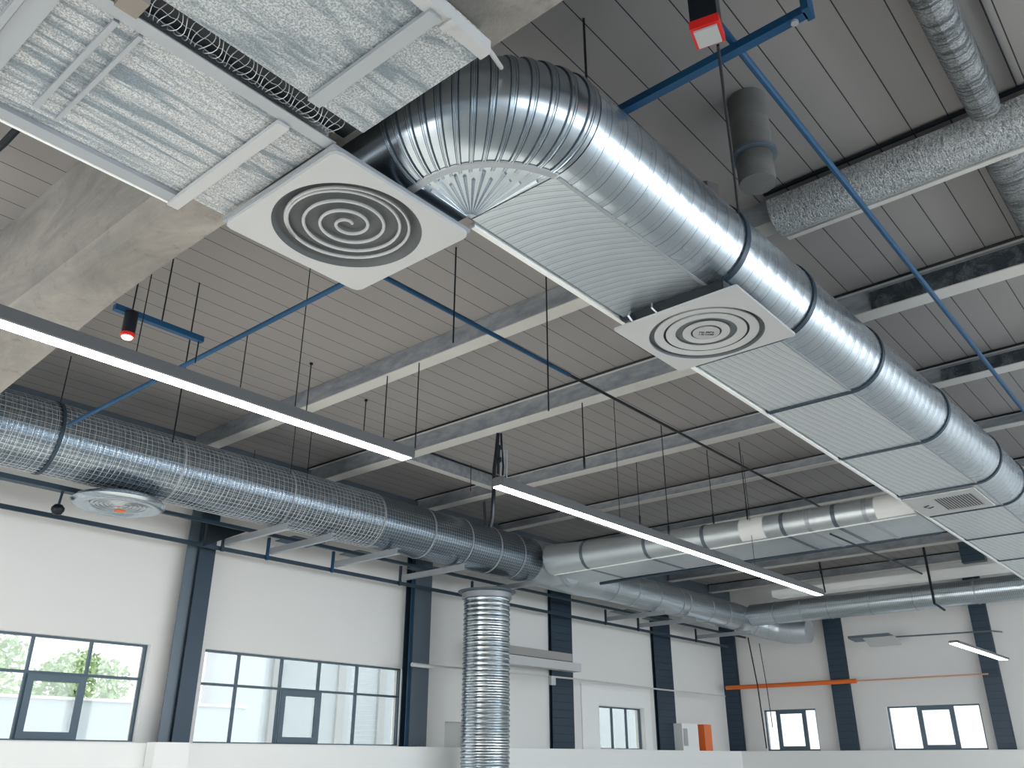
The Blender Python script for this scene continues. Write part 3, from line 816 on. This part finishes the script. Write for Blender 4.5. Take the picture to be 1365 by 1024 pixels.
# cable tray under the near part of the duct
ct=thing('under_duct_tray','dark slim tray under the near end of the mesh duct','cable tray',(1.5,10.75,CAMZ+3.02))
MB().box(-2,4.35,10.66,10.78,CAMZ+2.99,CAMZ+3.0).box(-2,4.35,10.655,10.66,CAMZ+2.99,CAMZ+3.05).obj('tray_bed',SLATE,ct)
MB().tube([(-2,10.72,CAMZ+3.02),(4.3,10.72,CAMZ+3.02)],.016,6).obj('cable',STRAP,ct)

# round silver dish diffuser
dx,dy,dz=4.66,10.33,CAMZ+2.84
ds=thing('dish_diffuser','round silver dish diffuser hanging under the near mesh duct','diffuser',(dx,dy,dz))
MB().lathe([(.36,.02),(.40,-.012),(.47,-.012),(.53,.01),(.55,.04),(.50,.09),(.34,.15),(.2,.17)],(dx,dy,dz),48).obj('dish_rim',G_ELB,ds,True,50)
bowl=MB().lathe([(.359,.02),(.30,.05),(.001,.06)],(dx,dy,dz),40,caps=False).obj('dish_bowl',SLATEL,ds,True,60)
for r_ in (.32,.27,.22,.17,.12,.07):
    pts=[(dx+r_*math.cos(2*PI*i/32),dy+r_*math.sin(2*PI*i/32),dz+.012) for i in range(33)]
    MB().tube(pts,.006,5).obj('guard_ring',WIRE,bowl,True)
MB().box(dx+.04,dx+.15,dy+.1,dy+.18,dz-.012,dz+.004).obj('orange_tab',ORANGE,ds)
MB().box(dx-.08,dx+.08,dy-.09,dy+.09,dz+.171,dz+.20).obj('hanger_clamp',BLACK,ds)
# little dark sensor
s0=at(77,679,Y=10.7)
sn=thing('ceiling_sensor','small dark round sensor left of the silver dish','sensor',s0)
MB().lathe([(.004,-.075),(.05,-.06),(.075,-.015),(.075,.02),(.045,.055),(.012,.065)],s0,16).obj('sensor_head',BLACK,sn,True,60)
MB().tube([s0+Vector((0,0,.066)),s0+Vector((.015,0,.26))],.016,8).obj('sensor_stem',SLATE,sn,True)

# ------------------------------------------------------------------ linear lamps
def lamp(x0,x1,y0,y1,z,h,label,wires,grp='long suspended linear lamps'):
    r=thing('linear_lamp',label,'lamp',((x0+x1)/2,(y0+y1)/2,z),grp)
    pf=[(y0,z-.006),(y0,z+h),(y0+.03,z+h+.012),(y1-.03,z+h+.012),(y1,z+h),(y1,z+.004),(y0+.028,z+.004),(y0+.028,z-.006)]
    m=MB(); m.rings([[(x,y,zz) for y,zz in pf] for x in (x0,x1)]).obj('housing',HOUSE,r)
    MB().box(x0+.015,x1-.015,y0+min(.03,(y1-y0)*.2),y1-.006,z-.008,z+.0035).obj('light_lens',LENS,r)
    for w in wires: MB().tube([(w,(y0+y1)/2,z+h+.013),(w,(y0+y1)/2,ZC-.003)],.0045,5).obj('suspension_wire',BLACK,r)
    return r
ZL=CAMZ+2.6
lamp(-2.0,5.22,5.64,5.80,ZL,.085,'long bright linear lamp at the left, above the mesh duct',(1.15,2.5,3.9))
lamp(6.42,14.9,5.58,5.735,ZL,.085,'long bright linear lamp in the middle, left tip below a cable bundle',(8.7,12.4))
# small lamp near the end wall
lamp(17.2,20.9,4.16,4.34,3.5,.035,'short bright linear lamp low at the right, before the last column',())
for o in COL.objects: pass
MB().tube([(17.8,4.25,3.555),(22.9,4.25,4.2)],.012,6)
# flat lamp on a wall arm
A0=at(1165,852,X=22.6)
fl=thing('flat_panel_lamp','unlit flat grey lamp on a long thin arm from the end wall','lamp',A0)
MB().obox((22.5,7.42,4.36),(.25,0,-.02),(0,.50,0),(0,0,.03)).obj('lamp_panel',SLATEL,fl)
MB().obox((22.5,7.18,4.25),(.22,0,-.08),(0,.38,0),(0,0,.009)).obj('diffuser_sheet',WHITEP,fl)
MB().tube([(22.5,6.90,4.33),(22.6,4.75,4.30),(22.95,4.6,4.30)],.018,8).obj('arm',SLATEL,fl,True)

# ------------------------------------------------------------------ blue sprinkler pipes
def pipe(name,pts,r,label,mat=BLUE,cat='pipe',n=10):
    return tag(MB().tube(pts,r,n).obj(name,mat,None,True),label,cat)
zr0=CAMZ+3.85
pipe('blue_pipe',[(4.0,1.305*3.85,zr0),(6.9,1.31*3.85,zr0)],.024,'blue to black pipe running right from below the spiral diffuser')
pipe('black_conduit',[(6.9,1.31*3.85,zr0),(16.5,1.32*3.85,zr0)],.018,'black thin conduit continuing the blue pipe towards the pale duct',BLACK)
zq=CAMZ+3.22
pipe('blue_branch_pipe',[(3.37,3.9,zq),(3.38,8.98,zq)],.021,'blue pipe running from the spiral diffuser down left to the mesh duct')
zr=CAMZ+3.85
pipe('blue_main_pipe',[(2.2,.38*3.85,zr),(4.5,.38*3.85,zr),(9,.385*3.85,zr),(17,.40*3.85,zr)],.023,'long blue pipe slanting down the right side in front of the foil ducts')
br=thing('blue_crossbar','short blue square bar crossing the long blue pipe near the top','bracket',(3.72,1.6,zr-.05))
xc=.975*3.82
MB().box(xc-.028,xc+.028,.27*3.82,.64*3.82,zr-.085,zr-.03).obj('bar',BLUE,br)
MB().box(xc-.05,xc+.05,.262*3.82,.262*3.82+.04,zr-.085,zr+.10).obj('end_bracket',BLUE,br)
MB().tube([(xc,1.10,zr-.10),(xc,1.10,zr-.02)],.022,10).obj('bolt',STRAP,br,True)
MB().tube([(xc,1.03,zr-.02),(xc,1.03,ZC-.003)],.008,6).obj('hanger_rod',BLACK,br)
sb=thing('short_blue_rail','short blue rail with the red-rimmed detector, right of the concrete beam','rail',(2.9,6.25,CAMZ+3.28))
MB().box(.759*3.28,.995*3.28,6.22,6.27,CAMZ+3.25,CAMZ+3.30).obj('rail_bar',BLUE,sb)
MB().tube([(.985*3.28,6.245,CAMZ+3.05),(.985*3.28,6.245,CAMZ+3.25)],.006,6).obj('end_hook',BLACK,sb)
MB().tube([(.88*3.28,6.245,CAMZ+3.301),(.88*3.28,6.245,ZC-.003)],.006,6).obj('hanger_rod',BLACK,sb)
# detectors
q=at(173,432,Y=6.22)
dt=thing('flame_detector','black cylindrical detector with glowing red rim under the short blue rail','detector',q)
MB().lathe([(.046,-.085),(.052,-.08),(.052,.10),(.035,.115)],q,18).obj('body',BLACK,dt,True,40)
MB().lathe([(.050,-.115),(.056,-.11),(.056,-.087),(.05,-.086)],q,18).obj('red_rim',RED,dt,True,40)
MB().lathe([(.001,-.135),(.035,-.13),(.044,-.116)],q,18).obj('sensor_lens',emis('warm_led',(1,.75,.55),2.0),dt,True,60)
MB().tube([q+Vector((0,0,.116)),(q.x,q.y,ZC-.003)],.006,6).obj('hanger_rod',BLACK,dt)
q=at(943,44,Z=CAMZ+3.55)
dt=thing('alarm_sounder','black square housing with red collar hanging at the top edge','detector',q)
a=.25; ex=Vector((math.cos(a),math.sin(a),0)); ey=Vector((-math.sin(a),math.cos(a),0))
MB().obox(q+Vector((0,0,.40)),ex*.072,ey*.072,(0,0,.36)).obj('housing',BLACK,dt)
MB().obox(q+Vector((0,0,.01)),ex*.078,ey*.078,(0,0,.028)).obj('red_collar',RED,dt)
MB().obox(q+Vector((0,0,-.025)),ex*.062,ey*.062,(0,0,.006)).obj('sensor_face',GREYP,dt)
MB().obox(q+Vector((0,0,.94)),ex*.02,ey*.02,(0,0,.05)).obj('stem',BLACK,dt) if False else None
MB().tube([q+Vector((0,0,.762)),(q.x,q.y,ZC-.003)],.02,8).obj('ceiling_stem',BLACK,dt)
k0=at(957,60,Z=CAMZ+3.7); k1=at(984,250,Z=CAMZ+3.82)
pipe('black_cable',[k0,at(968,150,Z=CAMZ+3.70),at(979,235,Z=CAMZ+3.66),at(986,296,Z=CAMZ+3.60)],.009,'thin black cable from the red-collared housing down to the oval duct',RUBBER,'cable',6)

# ------------------------------------------------------------------ thin hanger rods
def wire(px,py,yb,label,ball=False,r=.006,plumb=False):
    top=at(px,py,Z=ZC-.003); lo,hi=0.5,ZC-.01
    for _ in range(40):
        mid=(lo+hi)/2
        if proj((top.x,top.y,mid))[1]>yb: lo=mid
        else: hi=mid
    m=MB().tube([top,(top.x,top.y,hi)],r,6)
    if ball: m.lathe([(.003,-.03),(.022,-.02),(.022,0.0)],(top.x,top.y,ZC-.006),8)
    if plumb: m.lathe([(.004,-.10),(.016,-.08),(.016,.05),(.006,.07)],(top.x,top.y,hi+.1),8)
    return tag(m.obj('hanger_rod',BLACK,None,True),label,'rod','thin hanger rods')
W=[(778,25,126,'black hanger rod above the ribbed bend of the oval duct',0,.009,0),
(608,330,457,'thin rod just right of the spiral diffuser corner',0,.008,0),
(728,368,548,'thin rod in front of the galvanised purlin, centre of the picture',0,.008,0),
(518,478,588,'left one of two close rods above the end of the left lamp',0,.007,0),
(560,460,598,'right one of two close rods above the end of the left lamp',0,.007,0),
(488,533,580,'short ball-topped rod behind the right part of the left lamp',1,.007,0),
(415,484,553,'ball-topped rod left of the galvanised purlin end',1,.007,0),
(330,447,520,'thin rod between the blue branch pipe and the left lamp',0,.006,0),
(266,377,590,'long rod left of the blue branch pipe, passing behind the left lamp',0,.007,0),
(95,475,556,'thin rod over the near end of the mesh duct',0,.006,0),
(775,510,625,'slightly crooked rod hanging right of centre above the second lamp',0,.008,1),
(881,567,716,'long thin rod ending left of the pale duct crease',0,.007,1),
(848,612,701,'thin rod with pointed end below a purlin, ending just above the middle lamp',0,.006,1),
(942,600,699,'rod meeting the top of the pale duct, left of its white panel',0,.007,1),
(985,590,693,'rod ending at the white access panel',0,.007,1),
(340,600,622,'faint rod over the mesh duct under the left lamp',0,.005,0),
(395,560,632,'thin rod crossing the shaded ceiling above the mesh duct',0,.005,0),
(417,560,640,'thin rod under the left lamp, just left of the galvanised purlin end',0,.005,0),
(628,620,655,'short thin rod behind the cable bundle',0,.006,0),
(1090,738,765,'black rod between the pale duct and the end of the middle lamp',0,.012,0)]
for w in W: wire(*w[:4],ball=bool(w[4]),r=w[5],plumb=bool(w[6]))
pipe('black_roof_strut',[at(-30,222,Z=5.95),at(4,192,Z=5.95),at(38,156,Z=5.95)],.03,'thick black strut at the left edge under the foil duct lip',BLACK,'rod',8)
# heavy black rods that hold the cross duct
a=at(1228,716,X=20.35); b=at(1246,806,X=20.4)
pipe('black_hanger_strap',[a,b+Vector((0,0,.02)),b+Vector((.5,-.05,-.06))],.028,'thick black strap hanging down over the slim end wall duct',BLACK,'strap',8)
a=at(1090,738,X=20.3); b=at(1100,790,X=20.3)
pipe('black_tie_rod',[a,b],.02,'black tie rod left of the cream tray end',BLACK,'rod',6)
pipe('black_brace',[at(1107,712,X=12.25),at(1229,765,X=14.3)],.014,'thin black brace slanting down from the pale duct edge',BLACK,'rod',6)
# cable bundle at the lamp joint
cb=thing('cable_bundle','bundle of dark cables and clamps above the tip of the middle lamp','cable',at(665,600,Y=6.2))
def P_(x,y,Y=6.0): return at(x,y,Y=Y)
MB().tube([P_(664,578),P_(662,600),P_(659,625),P_(658,660),P_(656,690),P_(653,704)],.022,8).obj('thick_cable',BLACK,cb,True)
MB().tube([P_(668,578),P_(669,600),P_(671,622),P_(670,634)],.013,6).obj('cable',BLACK,cb,True)
MB().tube([P_(665,597),P_(664,632)],.016,6).obj('cable',RUBBER,cb,True)
for x in (668,672,676): MB().tube([P_(x,600),P_(x-.5,638)],.008,6).obj('threaded_rod',STRAP,cb)
for x,y in ((665,597),(665,613)): MB().lathe([(.005,-.04),(.03,-.02),(.03,.02),(.005,.04)],P_(x,y),10).obj('clamp',BLACK,cb,True)
for (x0,y0,x1,y1,l) in ((645,668,647,700,'short thick dark cable just left of the middle lamp bundle, above the mesh duct'),):
    a=at(x0,y0,Y=9.3); b=at(x1,y1,Y=9.4); pipe('hanging_cable',[a,b],.022,l,BLACK,'cable',8)

# ------------------------------------------------------------------ things on the walls
# white conduit with shutter box between riser and third column
pipe('white_conduit',[at(550,886,Y=11.45),at(640,893,Y=11.45),at(765,905,Y=11.45),at(870,918,Y=11.45),(22.3,11.45,at(870,918,Y=11.45).z)],.018,'thin pale pipe running along the window wall past the foil riser',PURLIN)
pipe('pale_bracket_pipe',[at(549,886,Y=11.40),at(575,889,Y=11.40)],.035,'short thick pale pipe in front of the second wall column',WHITEP)
sx=thing('shutter_box','long grey shutter box on the wall right of the foil riser','box',(14.5,11.5,3.5))
MB().box(12.6,at(762,885,Y=11.4).x,11.38,11.54,3.50,3.66).obj('upper_box',paint('shutter_grey',(158,156,152),.5),sx)
MB().box(12.6,at(774,895,Y=11.3).x,11.28,11.50,3.30,3.47).obj('lower_box',WHITEP,sx)
q=at(738,907,Y=11.2); MB().box(q.x-.07,q.x+.07,11.2,11.28,q.z-.09,q.z+.08).obj('small_sensor',WHITEP,sx)
# orange pipe on the end wall
zo=at(1140,908,X=22.95).z
op=thing('orange_pipe','orange pipe across the end wall from the corner column','pipe',(22.9,9,zo))
MB().tube([(22.95,at(968,914,X=22.95).y,zo-.0),(22.95,at(1142,908,X=22.95).y,zo)],.055,10).obj('thick_run',ORANGE,op,True)
MB().tube([(22.95,at(1142,908,X=22.95).y-.01,zo),(22.95,at(1318,902,X=22.95).y,zo)],.018,8).obj('thin_run',paint('pale_orange_conduit',(214,160,130),.5),op,True)
# items standing on the ledge in the corner
q=at(937,966,Y=11.7)
ob=MB().box(q.x-.10,q.x+.28,11.62,11.80,ZS-.009,q.z)
tag(ob.obj('orange_board',ORANGE),'upright orange panel standing on the ledge near the far corner','panel')
wb=thing('white_cabinet','white box cabinet on the ledge left of the orange panel','box',(20.4,11.7,ZS))
x0_=at(908,980,Y=11.7).x; x1_=at(929,980,Y=11.7).x
MB().box(x0_,x1_,11.66,11.97,ZS-.009,2.42).obj('cabinet_body',WHITEB,wb); MB().box(x0_+.04,x0_+.22,11.64,11.655,ZS+.1,2.3).obj('cabinet_door',GREYP,wb)
# sunlit patch of wall round the small window, painted as a white sheet
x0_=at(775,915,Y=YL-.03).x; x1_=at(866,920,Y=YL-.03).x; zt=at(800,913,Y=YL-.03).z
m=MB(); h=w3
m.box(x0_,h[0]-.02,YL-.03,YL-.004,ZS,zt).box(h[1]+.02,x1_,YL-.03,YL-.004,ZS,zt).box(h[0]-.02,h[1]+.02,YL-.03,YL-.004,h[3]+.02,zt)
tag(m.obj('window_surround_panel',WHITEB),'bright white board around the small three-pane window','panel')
pipe('black_wall_cable',[at(997,850,X=22.4),at(1010,915,X=22.4),at(1022,998,X=22.4)],.018,'thin black cable hanging down the end wall left of the small window',RUBBER,'cable',6)
pipe('grey_wall_cable',[at(1012,858,X=22.6),at(1022,915,X=22.6),at(1030,970,X=22.6)],.012,'thinner grey cable crossing the orange pipe above the small end wall window',SLATE,'cable',6)

# ------------------------------------------------------------------ outside
struct(MB().box(-40,70,YL+.3,80,-.3,-.05).obj('ground_outside',paint('pale_ground',(190,192,188),.9)))
fac=paint('hazy_pale_facade',(205,212,214),.8,0,.06,.4)
b=thing('neighbour_building','pale low building seen through the large windows','building',(18,24,0))
MB().box(13.6,52,24,30,0,9).obj('wall',fac,b)
MB().box(13.4,52.2,23.8,30.2,9.01,9.3).obj('roof_edge',WHITEP,b)
for x in (14.2,16.6,19.2,21): MB().box(x,x+.3,23.9,23.99,0,9).obj('wall_rib',WHITEP,b)
b=thing('garden_wall','pale garden wall seen low in the leftmost window','wall',(5,19,0))
gz=at(40,931,Y=19).z
MB().box(-12,12.5,19,19.2,0,gz).obj('wall_panel',paint('garden_wall_paint',(212,220,224),.8),b)
MB().box(-12,12.5,18.95,19.25,gz+.002,gz+.06).obj('coping',WHITEB,b)
leaf=N('leaf_green'); lv=leaf.noise(leaf.coord(),3,4); LEAF=leaf.set(leaf.mix(lv,srgb((165,192,136)),srgb((214,228,188))),0,.7)
bark=paint('bark',(110,96,82),.9)
def tree(x,y,h,r,label,sd):
    random.seed(sd)
    t=thing('garden_tree',label,'tree',(x,y,-.05))
    MB().tube([(x,y,-.05),(x+.1,y,h*.5),(x,y,h*.8)],[.14,.11,.05],8).obj('trunk',bark,t,True)
    m=MB()
    for i in range(2600):
        a=random.uniform(0,2*PI); c=random.uniform(-1,1); rr_=r*random.uniform(.35,1)**.6
        s=math.sqrt(1-c*c); k=1+.25*math.sin(a*3+c*4)
        p=Vector((x+rr_*k*s*math.cos(a),y+rr_*k*s*math.sin(a),h*.72+rr_*.8*c))
        d1_=Vector((random.gauss(0,1),random.gauss(0,1),random.gauss(0,1))).normalized()*.09
        d2_=d1_.cross(Vector((random.gauss(0,1),random.gauss(0,1),1))).normalized()*.05
        b=len(m.v); m.v+= [tuple(p-d1_),tuple(p+d2_),tuple(p+d1_),tuple(p-d2_)]; m.face([b,b+1,b+2,b+3])
    m.obj('foliage',LEAF,t)
tree(10.0,22.6,4.3,1.25,'leafy green tree behind the leftmost window, right of centre',1)
tree(7.2,22.6,4.9,1.35,'leafy green tree at the left edge of the leftmost window',2)

# ------------------------------------------------------------------ light
w=bpy.data.worlds.new('sky'); S.world=w; w.use_nodes=True
bg=w.node_tree.nodes['Background']; bg.inputs[0].default_value=(.85,.93,1.0,1); bg.inputs[1].default_value=3.9
def portal(loc,rot,sx,sy):
    l=bpy.data.lights.new('window_portal','AREA'); l.shape='RECTANGLE'; l.size=sx; l.size_y=sy; l.cycles.is_portal=True
    o=bpy.data.objects.new('window_portal',l); COL.objects.link(o); o.location=loc; o.rotation_euler=rot
for x,a,b in RW: portal((x+1.7,YR-.27,(a+b)/2),(PI/2,0,0),3.4,b-a)  # portals at the added openings in the unseen right wall, not real windows
portal((XB-.27,6.75,1.35),(PI/2,0,-PI/2),6.5,2.7)
sl=bpy.data.lights.new('sun','SUN'); sl.energy=19; sl.angle=math.radians(.6); sl.color=(1,.96,.91)
so=bpy.data.objects.new('sun',sl); COL.objects.link(so); so.location=(-20,5,8)
so.rotation_euler=Vector((math.cos(math.radians(10)),0,-math.sin(math.radians(10)))).to_track_quat('-Z','Y').to_euler()
for h in (w1,w2,w3): portal(((h[0]+h[1])/2,YL+.27,(h[2]+h[3])/2),(-PI/2,0,0),h[1]-h[0],h[3]-h[2])
for h in (w4,w5): portal((XL+.27,(h[0]+h[1])/2,(h[2]+h[3])/2),(PI/2,0,PI/2),h[1]-h[0],h[3]-h[2])

cam=bpy.data.cameras.new('camera'); co=bpy.data.objects.new('camera',cam); COL.objects.link(co)
co.location=(0,0,CAMZ); co.rotation_euler=(PI/2+TH,0,AZ-PI/2)
cam.sensor_width=36; cam.lens=F/1365*36; cam.clip_end=300
S.camera=co
S.view_settings.view_transform='Standard'; S.view_settings.look='None'; S.view_settings.exposure=0.68; S.view_settings.gamma=1
S.view_settings.use_curve_mapping=False
S.cycles.max_bounces=8; S.cycles.diffuse_bounces=4; S.cycles.glossy_bounces=4; S.cycles.sample_clamp_indirect=6
S.cycles.use_denoising=True
